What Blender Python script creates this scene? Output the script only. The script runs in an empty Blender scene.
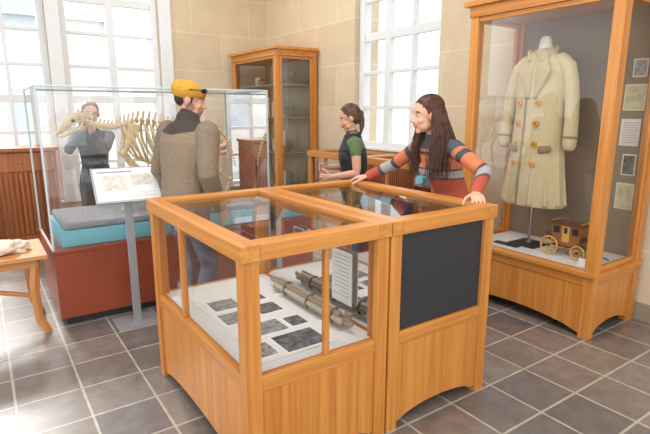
import bpy, math, random
from mathutils import Vector, Matrix
from mathutils.bvhtree import BVHTree
random.seed(7)
scene = bpy.context.scene
COL = scene.collection
PHI = math.radians(34.5)
CA, SA = math.cos(PHI), math.sin(PHI)
def P(x, y): return (CA*x+SA*y, -SA*x+CA*y)
def lin(c):
    out=[]
    for v in c[:3]:
        v=v/255.0
        out.append(v/12.92 if v<=0.04045 else ((v+0.055)/1.055)**2.4)
    return tuple(out)
def newmat(name):
    m=bpy.data.materials.new(name); m.use_nodes=True
    nt=m.node_tree; b=nt.nodes.get('Principled BSDF')
    return m,nt,b
def simple(name,c,rough=.6,metal=0,bump=0,bscale=60,var=0):
    m,nt,b=newmat(name); l=lin(c)
    b.inputs['Base Color'].default_value=(*l,1); b.inputs['Roughness'].default_value=rough; b.inputs['Metallic'].default_value=metal
    if bump or var:
        tc=nt.nodes.new('ShaderNodeTexCoord'); n=nt.nodes.new('ShaderNodeTexNoise'); n.inputs['Scale'].default_value=bscale; n.inputs['Detail'].default_value=4
        nt.links.new(tc.outputs['Object'],n.inputs['Vector'])
        if bump:
            bp=nt.nodes.new('ShaderNodeBump'); bp.inputs['Strength'].default_value=bump; bp.inputs['Distance'].default_value=.01
            nt.links.new(n.outputs['Fac'],bp.inputs['Height']); nt.links.new(bp.outputs['Normal'],b.inputs['Normal'])
        if var:
            r=nt.nodes.new('ShaderNodeValToRGB')
            r.color_ramp.elements[0].position=.3; r.color_ramp.elements[1].position=.7
            r.color_ramp.elements[0].color=(*[x*(1-var) for x in l],1); r.color_ramp.elements[1].color=(*[min(1,x*(1+var)) for x in l],1)
            nt.links.new(n.outputs['Fac'],r.inputs['Fac']); nt.links.new(r.outputs['Color'],b.inputs['Base Color'])
    return m
def wood(name,axis,c1=(216,148,72),c2=(180,108,42),rough=.33):
    m,nt,b=newmat(name)
    tc=nt.nodes.new('ShaderNodeTexCoord'); mp=nt.nodes.new('ShaderNodeMapping')
    s=[55,55,55]; s[axis]=1.6
    mp.inputs['Scale'].default_value=s
    n=nt.nodes.new('ShaderNodeTexNoise'); n.inputs['Scale'].default_value=1; n.inputs['Detail'].default_value=5; n.inputs['Roughness'].default_value=.6
    n2=nt.nodes.new('ShaderNodeTexNoise'); n2.inputs['Scale'].default_value=.25; n2.inputs['Detail'].default_value=2
    r=nt.nodes.new('ShaderNodeValToRGB')
    r.color_ramp.elements[0].position=.32; r.color_ramp.elements[1].position=.66
    r.color_ramp.elements[0].color=(*lin(c2),1); r.color_ramp.elements[1].color=(*lin(c1),1)
    mx=nt.nodes.new('ShaderNodeMath'); mx.operation='MULTIPLY_ADD'; mx.inputs[1].default_value=.6
    m2=nt.nodes.new('ShaderNodeMath'); m2.operation='MULTIPLY'; m2.inputs[1].default_value=.4
    L=nt.links.new
    L(tc.outputs['Object'],mp.inputs['Vector']); L(mp.outputs[0],n.inputs['Vector']); L(mp.outputs[0],n2.inputs['Vector'])
    L(n2.outputs['Fac'],m2.inputs[0]); L(n.outputs['Fac'],mx.inputs[0]); L(m2.outputs[0],mx.inputs[2])
    L(mx.outputs[0],r.inputs['Fac']); L(r.outputs['Color'],b.inputs['Base Color'])
    b.inputs['Roughness'].default_value=rough
    bp=nt.nodes.new('ShaderNodeBump'); bp.inputs['Strength'].default_value=.08; bp.inputs['Distance'].default_value=.003
    L(n.outputs['Fac'],bp.inputs['Height']); L(bp.outputs['Normal'],b.inputs['Normal'])
    return m
def glassmat(name,refl=1.0,tint=(1,1,1)):
    m=bpy.data.materials.new(name); m.use_nodes=True; nt=m.node_tree; nt.nodes.clear()
    o=nt.nodes.new('ShaderNodeOutputMaterial'); t=nt.nodes.new('ShaderNodeBsdfTransparent'); g=nt.nodes.new('ShaderNodeBsdfGlossy')
    g.inputs['Roughness'].default_value=.02; t.inputs['Color'].default_value=(*tint,1)
    f=nt.nodes.new('ShaderNodeFresnel'); f.inputs['IOR'].default_value=1.5
    mu=nt.nodes.new('ShaderNodeMath'); mu.operation='MULTIPLY'; mu.inputs[1].default_value=refl
    mx=nt.nodes.new('ShaderNodeMixShader')
    L=nt.links.new
    L(f.outputs[0],mu.inputs[0]); L(mu.outputs[0],mx.inputs[0]); L(t.outputs[0],mx.inputs[1]); L(g.outputs[0],mx.inputs[2]); L(mx.outputs[0],o.inputs[0])
    return m
def brickmat(name,swz,scale_w,scale_h,c1,c2,mort,msize,offset,rough,noise=.12,nscale=6,bumpd=.004,spec=.5):
    m,nt,b=newmat(name); L=nt.links.new
    tc=nt.nodes.new('ShaderNodeTexCoord'); sp=nt.nodes.new('ShaderNodeSeparateXYZ'); cb=nt.nodes.new('ShaderNodeCombineXYZ')
    L(tc.outputs['Object'],sp.inputs[0]); L(sp.outputs[swz[0]],cb.inputs[0]); L(sp.outputs[swz[1]],cb.inputs[1])
    br=nt.nodes.new('ShaderNodeTexBrick'); br.offset=offset; br.inputs['Scale'].default_value=1
    br.inputs['Brick Width'].default_value=scale_w; br.inputs['Row Height'].default_value=scale_h
    br.inputs['Mortar Size'].default_value=msize; br.inputs['Mortar Smooth'].default_value=.1; br.inputs['Bias'].default_value=0
    br.inputs['Color1'].default_value=(*lin(c1),1); br.inputs['Color2'].default_value=(*lin(c2),1); br.inputs['Mortar'].default_value=(*lin(mort),1)
    L(cb.outputs[0],br.inputs['Vector'])
    n=nt.nodes.new('ShaderNodeTexNoise'); n.inputs['Scale'].default_value=nscale; n.inputs['Detail'].default_value=6; n.inputs['Roughness'].default_value=.65
    L(tc.outputs['Object'],n.inputs['Vector'])
    mr=nt.nodes.new('ShaderNodeMapRange'); mr.inputs['From Min'].default_value=.3; mr.inputs['From Max'].default_value=.7; mr.inputs['To Min'].default_value=1-noise; mr.inputs['To Max'].default_value=1+noise
    L(n.outputs['Fac'],mr.inputs['Value'])
    mx=nt.nodes.new('ShaderNodeMix'); mx.data_type='RGBA'; mx.blend_type='MULTIPLY'; mx.inputs[0].default_value=1
    L(br.outputs['Color'],mx.inputs[6]); L(mr.outputs[0],mx.inputs[7]); L(mx.outputs[2],b.inputs['Base Color'])
    b.inputs['Roughness'].default_value=rough; b.inputs['Specular IOR Level'].default_value=spec
    bp=nt.nodes.new('ShaderNodeBump'); bp.inputs['Strength'].default_value=.5; bp.inputs['Distance'].default_value=bumpd; bp.invert=True
    ad=nt.nodes.new('ShaderNodeMath'); ad.operation='MULTIPLY_ADD'; ad.inputs[1].default_value=.25
    L(n.outputs['Fac'],ad.inputs[0]); L(br.outputs['Fac'],ad.inputs[2]); L(ad.outputs[0],bp.inputs['Height']); L(bp.outputs['Normal'],b.inputs['Normal'])
    return m
def vcolmat(name,rough=.8,bump=.25,bscale=180,big=3,fleck=0):
    m,nt,b=newmat(name); L=nt.links.new
    a=nt.nodes.new('ShaderNodeAttribute'); a.attribute_name='Col'; b.inputs['Roughness'].default_value=rough
    tc=nt.nodes.new('ShaderNodeTexCoord'); n=nt.nodes.new('ShaderNodeTexNoise'); n.inputs['Scale'].default_value=bscale; n.inputs['Detail'].default_value=3
    n2=nt.nodes.new('ShaderNodeTexNoise'); n2.inputs['Scale'].default_value=14; n2.inputs['Detail'].default_value=2
    ad=nt.nodes.new('ShaderNodeMath'); ad.operation='MULTIPLY_ADD'; ad.inputs[1].default_value=big
    L(tc.outputs['Object'],n.inputs['Vector']); L(tc.outputs['Object'],n2.inputs['Vector']); L(n2.outputs['Fac'],ad.inputs[0]); L(n.outputs['Fac'],ad.inputs[2])
    bp=nt.nodes.new('ShaderNodeBump'); bp.inputs['Strength'].default_value=bump; bp.inputs['Distance'].default_value=.006
    L(ad.outputs[0],bp.inputs['Height']); L(bp.outputs['Normal'],b.inputs['Normal'])
    if fleck:
        mr=nt.nodes.new('ShaderNodeMapRange'); mr.inputs['From Min'].default_value=.3; mr.inputs['From Max'].default_value=.7; mr.inputs['To Min'].default_value=1-fleck; mr.inputs['To Max'].default_value=1+fleck
        n3=nt.nodes.new('ShaderNodeTexNoise'); n3.inputs['Scale'].default_value=70; n3.inputs['Detail'].default_value=4; L(tc.outputs['Object'],n3.inputs['Vector']); L(n3.outputs['Fac'],mr.inputs['Value'])
        mx=nt.nodes.new('ShaderNodeMix'); mx.data_type='RGBA'; mx.blend_type='MULTIPLY'; mx.inputs[0].default_value=1
        L(a.outputs['Color'],mx.inputs[6]); L(mr.outputs[0],mx.inputs[7]); L(mx.outputs[2],b.inputs['Base Color'])
    else: L(a.outputs['Color'],b.inputs['Base Color'])
    return m
WZ=wood('oak_grain_z',2); WX=wood('oak_grain_x',0); WY=wood('oak_grain_y',1)
DW=wood('dark_wood',2,(186,112,64),(138,76,38))
GL=glassmat('case_glass',1.0); GLV=glassmat('vitrine_glass',1.9); GLW=glassmat('window_glass',.5)
BLACK=simple('black_panel',(44,44,48),.55); WHITE=simple('white_paint',(236,236,234),.5)
CREAM=simple('cream_board',(226,222,212),.7); DECK=simple('deck_white',(226,224,222),.6,var=.04,bscale=3)
TAUPE=simple('taupe_fabric',(136,120,100),.9,bump=.2,bscale=200,var=.08)
GREYP=simple('photo_grey',(140,140,140),.4,var=.6,bscale=38); GREYP2=simple('photo_dark',(96,98,102),.4,var=.8,bscale=30)
INK=simple('ink',(150,150,154),.6); METAL=simple('steel',(170,172,176),.3,1); MG=simple('grey_metal',(165,168,172),.4,.3)
BONE=simple('bone',(228,204,162),.6,bump=.3,bscale=50,var=.15)
WALLX=brickmat('stone_x',(1,2),.95,.55,(212,194,166),(203,184,155),(220,204,180),.008,.5,.85,.06,5)
WALLY=brickmat('stone_y',(0,2),.95,.55,(212,194,166),(203,184,155),(220,204,180),.008,.5,.85,.06,5)
FLOOR=brickmat('slate_tile',(0,1),.335,.335,(132,121,113),(106,100,98),(178,170,158),.007,0,.28,.24,9,.0025,.7)
CEIL=simple('ceiling_white',(238,236,230),.9)
class MB:
    def __init__(s): s.v=[];s.f=[];s.m=[]
    def add(s,vs,fs,m=0):
        o=len(s.v); s.v+=[Vector(a) for a in vs]; s.f+=[tuple(i+o for i in f) for f in fs]; s.m+=[m]*len(fs)
    def box(s,a,b,m=0):
        x0,y0,z0=a;x1,y1,z1=b
        s.add([(x0,y0,z0),(x1,y0,z0),(x1,y1,z0),(x0,y1,z0),(x0,y0,z1),(x1,y0,z1),(x1,y1,z1),(x0,y1,z1)],
              [(0,3,2,1),(4,5,6,7),(0,1,5,4),(1,2,6,5),(2,3,7,6),(3,0,4,7)],m)
    def quad(s,a,b,c,d,m=0): s.add([a,b,c,d],[(0,1,2,3)],m)
    def tube(s,pts,rads,m=0,n=12,ref=None,rnd=True):
        pts=[Vector(p) for p in pts]; R=[(r,r) if not isinstance(r,(tuple,list)) else tuple(r) for r in rads]
        if rnd:
            d0=(pts[0]-pts[1]).normalized(); d1=(pts[-1]-pts[-2]).normalized()
            r0=min(R[0]); r1=min(R[-1]); p0=pts[0];p1=pts[-1];R0=R[0];R1=R[-1]
            pts=[p0+d0*r0*.9,p0+d0*r0*.6]+pts+[p1+d1*r1*.6,p1+d1*r1*.9]
            R=[tuple(x*.4 for x in R0),tuple(x*.8 for x in R0)]+R+[tuple(x*.8 for x in R1),tuple(x*.4 for x in R1)]
        ref=Vector(ref) if ref is not None else None
        vs=[];fs=[];N=len(pts);prev=None
        for i,p in enumerate(pts):
            t=(pts[min(i+1,N-1)]-pts[max(i-1,0)])
            t=t.normalized() if t.length>1e-9 else Vector((0,0,1))
            r=ref if ref is not None else (prev if prev is not None else (Vector((1,0,0)) if abs(t.x)<.8 else Vector((0,1,0))))
            a=r-t*r.dot(t)
            if a.length<1e-4: a=t.orthogonal()
            a.normalize(); b=t.cross(a); prev=a
            for k in range(n):
                an=2*math.pi*k/n
                vs.append(p+a*math.cos(an)*R[i][0]+b*math.sin(an)*R[i][1])
        for i in range(N-1):
            for k in range(n):
                k2=(k+1)%n; fs.append((i*n+k,i*n+k2,(i+1)*n+k2,(i+1)*n+k))
        fs.append(tuple(range(n-1,-1,-1))); fs.append(tuple((N-1)*n+k for k in range(n)))
        s.add(vs,fs,m)
    def cyl(s,a,b,r,m=0,n=16): s.tube([a,b],[r,r],m,n,rnd=False)
    def ell(s,c,r,M=None,m=0,nu=18,nv=12):
        c=Vector(c); vs=[];fs=[]
        for j in range(nv+1):
            ph=math.pi*j/nv
            for i in range(nu):
                th=2*math.pi*i/nu
                p=Vector((r[0]*math.sin(ph)*math.cos(th),r[1]*math.sin(ph)*math.sin(th),r[2]*math.cos(ph)))
                if M: p=M@p
                vs.append(c+p)
        for j in range(nv):
            for i in range(nu):
                i2=(i+1)%nu; fs.append((j*nu+i,(j+1)*nu+i,(j+1)*nu+i2,j*nu+i2))
        s.add(vs,fs,m)
    def prism(s,poly,axis,lo,hi,m=0):
        n=len(poly)
        def mk(u,w,t):
            return (t,u,w) if axis=='x' else ((u,t,w) if axis=='y' else (u,w,t))
        vs=[mk(u,w,lo) for u,w in poly]+[mk(u,w,hi) for u,w in poly]
        fs=[tuple(range(n-1,-1,-1)),tuple(range(n,2*n))]+[(i,(i+1)%n,n+(i+1)%n,n+i) for i in range(n)]
        s.add(vs,fs,m)
    def torus(s,c,R,r,axis=(0,0,1),m=0,n=24,k=8):
        ax=Vector(axis).normalized(); a=ax.orthogonal().normalized(); b=ax.cross(a); c=Vector(c)
        vs=[];fs=[]
        for i in range(n):
            t=2*math.pi*i/n; d=a*math.cos(t)+b*math.sin(t)
            for j in range(k):
                u=2*math.pi*j/k; vs.append(c+d*(R+r*math.cos(u))+ax*r*math.sin(u))
        for i in range(n):
            for j in range(k):
                i2=(i+1)%n;j2=(j+1)%k; fs.append((i*k+j,i2*k+j,i2*k+j2,i*k+j2))
        s.add(vs,fs,m)
    def xf(s,M,start=0):
        for i in range(start,len(s.v)): s.v[i]=M@s.v[i]
    def mesh(s,name):
        me=bpy.data.meshes.new(name); me.from_pydata([tuple(v) for v in s.v],[],s.f); 
        for p,mi in zip(me.polygons,s.m): p.material_index=mi
        return me
    def build(s,name,mats,parent=None,smooth=False,bevel=0):
        import bmesh
        me=s.mesh(name)
        bm=bmesh.new(); bm.from_mesh(me); bmesh.ops.recalc_face_normals(bm,faces=bm.faces[:]); bm.to_mesh(me); bm.free()
        for m in mats: me.materials.append(m)
        ob=bpy.data.objects.new(name,me); COL.objects.link(ob)
        if smooth:
            for p in me.polygons: p.use_smooth=True
        if bevel:
            b=ob.modifiers.new('bev','BEVEL'); b.width=bevel; b.segments=2; b.limit_method='ANGLE'
        if parent: ob.parent=parent
        return ob
# ------------------------------------------------------------ room shell
WALL_X=4.10; WALL_Y=7.70; H=4.2
m=MB(); m.box((-3,-2.5,-.1),(WALL_X+.4,WALL_Y+.4,0),0); m.build('floor',[FLOOR])
m=MB(); m.box((-3,-2.5,H),(WALL_X+.4,WALL_Y+.4,H+.1),0); m.build('ceiling',[CEIL])
W3=(3.84,5.30,1.12,3.75)
m=MB(); T=.4
m.box((WALL_X,-2.5,0),(WALL_X+T,W3[0],H)); m.box((WALL_X,W3[1],0),(WALL_X+T,WALL_Y+T,H))
m.box((WALL_X,W3[0],0),(WALL_X+T,W3[1],W3[2])); m.box((WALL_X,W3[0],W3[3]),(WALL_X+T,W3[1],H))
m.build('wall_right',[WALLX])
W1=(-.85,.90,.35,3.9); W2=(1.06,2.36,.35,3.9)
m=MB()
for a,b in ((-3,W1[0]),(W1[1],W2[0]),(W2[1],WALL_X)): m.box((a,WALL_Y,0),(b,WALL_Y+T,H))
for w in (W1,W2):
    m.box((w[0],WALL_Y,0),(w[1],WALL_Y+T,w[2])); m.box((w[0],WALL_Y,w[3]),(w[1],WALL_Y+T,H))
m.build('wall_back',[WALLY])
m=MB(); m.box((-3,WALL_Y-.02,0),(WALL_X-.02,WALL_Y,.14)); m.build('baseboard_back',[simple('stone_base',(150,136,120),.6)],bevel=.004)
m=MB(); m.box((WALL_X-.02,-2.5,0),(WALL_X,WALL_Y-.02,.14)); m.build('baseboard_right',[bpy.data.materials['stone_base']],bevel=.004)
WFRAME=simple('window_frame_paint',(222,224,226),.5)
def window(name,axis,pl,u0,u1,z0,z1,cols,rh,heavy=None):
    m=MB()
    def bx(ua,ub,za,zb,t0,t1,mi=0):
        if axis=='y': m.box((ua,pl+t0,za),(ub,pl+t1,zb),mi)
        else: m.box((pl+t0,ua,za),(pl+t1,ub,zb),mi)
    f=.09
    bx(u0,u0+f,z0,z1,.08,.2); bx(u1-f,u1,z0,z1,.08,.2); bx(u0+f,u1-f,z0,z0+f,.08,.2); bx(u0+f,u1-f,z1-f,z1,.08,.2)
    a=u0+f;b=u1-f
    for i in range(1,cols):
        u=a+(b-a)*i/cols; w=.05 if (heavy and i in heavy) else .022
        bx(u-w,u+w,z0+f,z1-f,.1,.18)
    z=z0+f+rh; k=1
    while z<z1-f-.1:
        w=.05 if k%3==0 else .022
        bx(a,b,z-w,z+w,.105,.175); z+=rh; k+=1
    if axis=='y': m.quad((a,pl+.14,z0+f),(b,pl+.14,z0+f),(b,pl+.14,z1-f),(a,pl+.14,z1-f),1)
    else: m.quad((pl+.14,a,z0+f),(pl+.14,b,z0+f),(pl+.14,b,z1-f),(pl+.14,a,z1-f),1)
    bx(u0,u1,z0-.001,z0+.03,-.04,.08)
    m.build(name,[WFRAME,GLW],bevel=.006)
window('window_1','y',WALL_Y,*W1,4,.44,(2,))
window('window_2','y',WALL_Y,*W2,2,.44,(1,))
window('window_3','x',WALL_X,*W3,3,.43,(2,))
m=MB()
m.box((W1[1],WALL_Y-.05,.35),(W2[0],WALL_Y-.001,3.9)); m.box((W2[1],WALL_Y-.05,.35),(W2[1]+.17,WALL_Y-.001,3.9))
m.build('trim_1',[WFRAME],bevel=.008)
# outside
FAC=brickmat('facade',(0,2),3.0,3.2,(198,206,212),(186,196,206),(226,226,222),.9,0,.8,.03,1,.01)
FAC2=brickmat('facade_side',(1,2),2.4,2.6,(176,188,198),(164,178,190),(218,216,210),.7,0,.8,.03,1,.01)
m=MB(); m.box((-14,19,-3),(4,20,4.5)); m.box((-14,18.8,4.5),(4,20,4.9)); m.box((5,22,-3),(16,23,3.2)); m.box((5,21.9,3.2),(16,23,3.5)); m.build('neighbouring_building',[FAC])
m=MB(); m.box((17,-3,-3),(18,14,3.0)); m.box((16.8,-3,3.0),(18,14,3.4)); m.build('courtyard_building',[FAC2])
m=MB(); m.box((-40,8.3,-3.2),(40,40,-3)); m.box((4.7,-20,-3.2),(40,8.3,-3)); m.build('ground',[simple('pavement',(170,170,166),.9,var=.1,bscale=1)])
# ------------------------------------------------------------ furniture
def arch(m,axis,u0,u1,zt,lo,hi,mi,drop=.05,leg=.02):
    pts=[(u0,zt),(u0,.0+.03),(u0+leg,.03)]
    N=10
    for i in range(N+1):
        t=i/N; pts.append((u0+leg+(u1-u0-2*leg)*t,.03+drop*math.sin(math.pi*t)**.6 if 0<t<1 else .03))
    pts+=[(u1-leg,.03),(u1,.03),(u1,zt)]
    q=[]
    for p in pts:
        if not q or (abs(p[0]-q[-1][0])>1e-6 or abs(p[1]-q[-1][1])>1e-6): q.append(p)
    m.prism(q,axis,lo,hi,mi)
def table_case(name,x0,x1,y0,y1,top=1.10,black=None,mull_end=True,mull_side=True):
    m=MB(); p=.07; e=.012; g=.53; mr=.07
    for cx in (x0,x1-p):
        for cy in (y0,y1-p): m.box((cx,cy,0),(cx+p,cy+p,top-.07),0)
    m.box((x0-e,y0-e,top-.07),(x0+p,y1+e,top),2); m.box((x1-p,y0-e,top-.07),(x1+e,y1+e,top),2)
    m.box((x0+p,y0-e,top-.07),(x1-p,y0+p,top),1); m.box((x0+p,y1-p,top-.07),(x1-p,y1+e,top),1)
    m.quad((x0+p,y0+p,top-.02),(x1-p,y0+p,top-.02),(x1-p,y1-p,top-.02),(x0+p,y1-p,top-.02),3)
    i=.012
    for (yy0,yy1) in ((y0+i,y0+i+.03),(y1-i-.03,y1-i)):
        m.box((x0+p,yy0-.006,g-mr),(x1-p,yy1+.006,g),1)
        arch(m,'y',x0+p,x1-p,g-mr,yy0,yy1,0)
    for (xx0,xx1) in ((x0+i,x0+i+.03),(x1-i-.03,x1-i)):
        m.box((xx0-.006,y0+p,g-mr),(xx1+.006,y1-p,g),2)
        arch(m,'x',y0+p,y1-p,g-mr,xx0,xx1,0)
    m.box((x0+.04,y0+.04,g-.02),(x1-.04,y1-.04,g),4)
    gz0,gz1=g,top-.07; k=.03
    def gl(a,b): m.quad((a[0],a[1],gz0),(b[0],b[1],gz0),(b[0],b[1],gz1),(a[0],a[1],gz1),3)
    if black=='-y': 
        m.box((x0+p,y0+.02,gz0),(x1-p,y0+.04,gz1),5)
    else:
        gl((x0+p,y0+k),(x1-p,y0+k))
        if mull_end:
            c=(x0+x1)/2+.03; m.box((c-.011,y0+.012,gz0),(c+.011,y0+.045,gz1),0)
    gl((x0+p,y1-k),(x1-p,y1-k)); gl((x0+k,y0+p),(x0+k,y1-p))
    if mull_side:
        c=(y0+y1)/2+.16; m.box((x0+.012,c-.011,gz0),(x0+.045,c+.011,gz1),0)
    gl((x1-k,y0+p),(x1-k,y1-p))
    return m.build(name,[WZ,WX,WY,GL,DECK,BLACK,CREAM],bevel=.004)
CX0,CXM,CX1=.775,1.525,2.28; CY0,CY1=1.68,2.94
table_case('display_case',CX0,CXM-.006,CY0,CY1)
table_case('display_case',CXM+.006,CX1,CY0,CY1,black='-y',mull_side=False)
table_case('display_case',3.48,4.06,4.40,5.45,mull_end=False)
table_case('display_case',3.48,4.06,3.22,4.36,mull_end=False)
def tall_cabinet(name,x0,x1,y0,y1,h=2.45,base=.46,shelves=(),back=None):
    m=MB(); p=.075
    for cx in (x0,x1-p):
        for cy in (y0,y1-p): m.box((cx,cy,0),(cx+p,cy+p,h-.12),0)
    m.box((x0-.01,y0-.01,h-.12),(x1,y1+.01,h-.04),2); m.box((x0-.045,y0-.045,h-.04),(x1,y1+.045,h),2)
    i=.012
    m.box((x0+.004,y0+p,base-.07),(x0+.05,y1-p,base),2); m.box((x0+p,y0+.004,base-.07),(x1-p,y0+.05,base),1); m.box((x0+p,y1-.05,base-.07),(x1-p,y1-.004,base),1)
    m.box((x0-.02,y0-.02,base),(x1,y1+.02,base+.03),2)
    arch(m,'x',y0+p,y1-p,base-.07,x0+i,x0+.04,0,.06); arch(m,'y',x0+p,x1-p,base-.07,y0+i,y0+.04,0,.06); arch(m,'y',x0+p,x1-p,base-.07,y1-.04,y1-i,0,.06)
    m.box((x0+p,y0+p,base+.03),(x1-.03,y1-p,base+.036),4)
    m.box((x1-.04,y0+p,base+.036),(x1-.02,y1-p,h-.12),5)
    z0,z1=base+.03,h-.12
    f=.035
    for yy in (y0+.012,y1-.042):
        m.box((x0+p,yy,z0),(x0+p+f,yy+.03,z1),0); m.box((x1-p-f,yy,z0),(x1-p,yy+.03,z1),0)
        m.box((x0+p+f,yy,z0),(x1-p-f,yy+.03,z0+f),1); m.box((x0+p+f,yy,z1-f),(x1-p-f,yy+.03,z1),1)
        m.quad((x0+p,yy+.015,z0),(x1-p,yy+.015,z0),(x1-p,yy+.015,z1),(x0+p,yy+.015,z1),3)
    m.box((x0+.012,y0+p,z1-f),(x0+.042,y1-p,z1),2)
    m.quad((x0+.027,y0+p,z0),(x0+.027,y1-p,z0),(x0+.027,y1-p,z1-f),(x0+.027,y0+p,z1-f),3)
    for s in shelves: m.box((x0+.09,y0+.06,s),(x1-.05,y1-.06,s+.012),6)
    return m.build(name,[WZ,WX,WY,GL,DECK,back or TAUPE,simple(name+'_glass_shelf',(200,200,192),.3)],bevel=.004)
tc1=tall_cabinet('tall_display_cabinet',3.40,4.07,1.66,2.86)
tc2=tall_cabinet('tall_display_cabinet',3.40,4.07,6.12,7.50,shelves=(1.0,1.5,1.95),back=simple('pale_backboard',(190,176,152),.9))
def flatx(m,x,y0,y1,z0,z1,mi,t=.008): m.box((x-t,y0,z0),(x,y1,z1),mi)
m=MB(); X=4.07-.041
for (a,b,c,d,mi) in ((1.76,1.86,1.84,1.97,1),(1.75,1.90,1.60,1.79,3),(1.76,1.90,1.34,1.54,0),(1.76,1.86,1.12,1.28,2),(1.75,1.88,.86,1.06,3),(1.93,2.04,1.62,1.76,1)):
    flatx(m,X,a,b,c,d,0); flatx(m,X-.009,a+.01,b-.01,c+.01,d-.01,mi,.002)
    if mi in (0,):
        for r in range(9): m.box((X-.0125,a+.02,d-.03-r*.018),(X-.0112,b-.02,d-.026-r*.018),4)
m.build('mounted_photograph',[CREAM,GREYP,GREYP2,simple('map_sheet',(196,190,150),.7,var=.2,bscale=20),INK],tc1)
m=MB()
random.seed(3)
for s in (.497,1.012,1.512,1.962):
    y=6.3
    while y<7.3:
        w=random.uniform(.1,.2); hh=random.uniform(.12,.3)
        r=random.random()
        if r<.75:
            m.box((3.75,y,s+.002),(3.77,y+w,s+hh),random.choice((0,0,1)))
            m.box((3.77,y+w*.4,s+.002),(3.83,y+w*.6,s+.02),2)
        else:
            cx,cy=3.7,y+w/2
            m.tube([(cx,cy,s+.002),(cx,cy,s+.04),(cx,cy,s+hh*.6),(cx,cy,s+hh*.75),(cx,cy,s+hh*.85)],[w*.25,w*.35,w*.4,w*.18,w*.22],2,14,rnd=False)
        y+=w+.08
m.build('shelf_exhibits',[CREAM,GREYP,simple('pottery',(176,140,108),.6)],tc2)
# ------------------------------------------------------------ contents of the central case
D=.531
m=MB()
m.box((.90,1.78,D),(1.30,2.80,D+.006),0)
for (x0,y0,x1,y1,mi) in ((1.04,1.80,1.26,1.97,2),(1.0,2.02,1.17,2.16,1),(1.20,2.03,1.29,2.14,2),(.93,2.22,1.10,2.36,1),(1.14,2.25,1.27,2.38,2),(.95,2.42,1.1,2.56,1),(.91,1.82,1.0,1.95,1),(1.14,2.45,1.27,2.58,2)):
    m.box((x0-.01,y0-.01,D+.006),(x1+.01,y1+.01,D+.007),3)
    m.box((x0,y0,D+.007),(x1,y1,D+.009),mi)
m.build('archival_photographs',[DECK,GREYP,GREYP2,WHITE])
m=MB()
for i in range(6):
    a=i*math.pi/3; ox,oz=.026*math.cos(a),.026*math.sin(a)
    m.cyl((1.40+ox,1.86+.015*(i%3),D+.05+oz),(1.40+ox,2.56-.03*(i%2),D+.05+oz),.0145,0 if i%2 else 1,12)
m.cyl((1.40,1.80,D+.05),(1.40,2.62,D+.05),.012,1,12)
for y in (1.93,2.16,2.40): m.cyl((1.40,y,D+.05),(1.40,y+.012,D+.05),.0435,2,24)
for y in (1.98,2.44): m.box((1.34,y,D),(1.46,y+.03,D+.012),3)
m.build('metal_rod_bundle',[simple('pewter',(196,188,174),.4,.55),simple('aged_steel',(168,152,128),.4,.55),simple('dark_strap',(100,88,76),.6),WHITE],bevel=.002)
m=MB(); X=CXM-.006-.0455
m.box((X-.006,1.90,.62),(X,2.07,.90),0)
for r in range(11):
    z=.875-r*.0215; m.box((X-.0066,1.92,z),(X-.006,2.05-(random.random()*.05 if r%5==4 else .005*random.random()),z+.0035),1)
for (y0,y1,z0,z1,mi) in ((2.17,2.31,.84,.95,2),(2.35,2.46,.84,.94,3)):
    m.box((X-.006,y0,z0),(X,y1,z1),0); m.box((X-.0075,y0+.008,z0+.008),(X-.006,y1-.008,z1-.008),mi)
m.build('text_panel',[simple('paper_label',(224,222,218),.7),INK,GREYP,GREYP2])
m=MB()
for (x0,y0,x1,y1,mi) in ((1.65,1.8,1.95,2.1,1),(1.65,2.2,1.9,2.5,2),(1.98,1.9,2.15,2.2,0),(1.95,2.4,2.15,2.7,1),(1.65,2.58,1.88,2.78,0)):
    m.box((x0,y0,D),(x1,y1,D+.004),0); m.box((x0+.015,y0+.015,D+.004),(x1-.015,y1-.015,D+.006),mi)
m.build('archival_documents',[CREAM,GREYP,simple('sepia',(150,126,92),.6,var=.4,bscale=25)])
# ------------------------------------------------------------ skeleton vitrine
GX0,GX1,GY0,GY1=.36,2.14,4.02,4.92
m=MB(); bz=.57
m.box((GX0,GY0,.06),(GX1,GY1,bz),0); m.box((GX0+.04,GY0+.04,0),(GX1-.04,GY1-.04,.06),1)
m.box((GX0-.01,GY0-.01,bz),(GX1+.01,GY1+.01,bz+.025),0)
m.box((GX0+.07,GY0+.07,bz+.025),(GX1-.07,GY1-.07,bz+.145),2)
t=1.77
for a,b in (((GX0,GY0),(GX1,GY0)),((GX1,GY0),(GX1,GY1)),((GX1,GY1),(GX0,GY1)),((GX0,GY1),(GX0,GY0))):
    m.quad((*a,bz+.025),(*b,bz+.025),(*b,t),(*a,t),3)
m.quad((GX0,GY0,t),(GX1,GY0,t),(GX1,GY1,t),(GX0,GY1,t),3)
e=.007
for cx in (GX0,GX1):
    for cy in (GY0,GY1): m.box((cx-e,cy-e,bz+.025),(cx+e,cy+e,t),4)
for cy in (GY0,GY1): m.box((GX0-e,cy-e,t-e),(GX1+e,cy+e,t+e),4)
for cx in (GX0,GX1): m.box((cx-e,GY0,t-e),(cx+e,GY1,t+e),4)
m.build('glass_vitrine',[simple('redwood_laminate',(146,68,42),.45,var=.12,bscale=3),BLACK,simple('cyan_fabric',(128,206,220),.8,bump=.1,bscale=200),GLV,simple('clear_edge',(190,206,208),.2)],bevel=.003)
m=MB(); m.box((GX0+.09,GY0+.09,bz+.146),(GX1-.09,GY1-.09,bz+.2),0)
ob=m.build('grey_display_pad',[simple('felt_grey',(148,150,156),.95,bump=.5,bscale=120,var=.15)]); b=ob.modifiers.new('b','BEVEL'); b.width=.022; b.segments=4
SK=bz+.2
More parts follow.
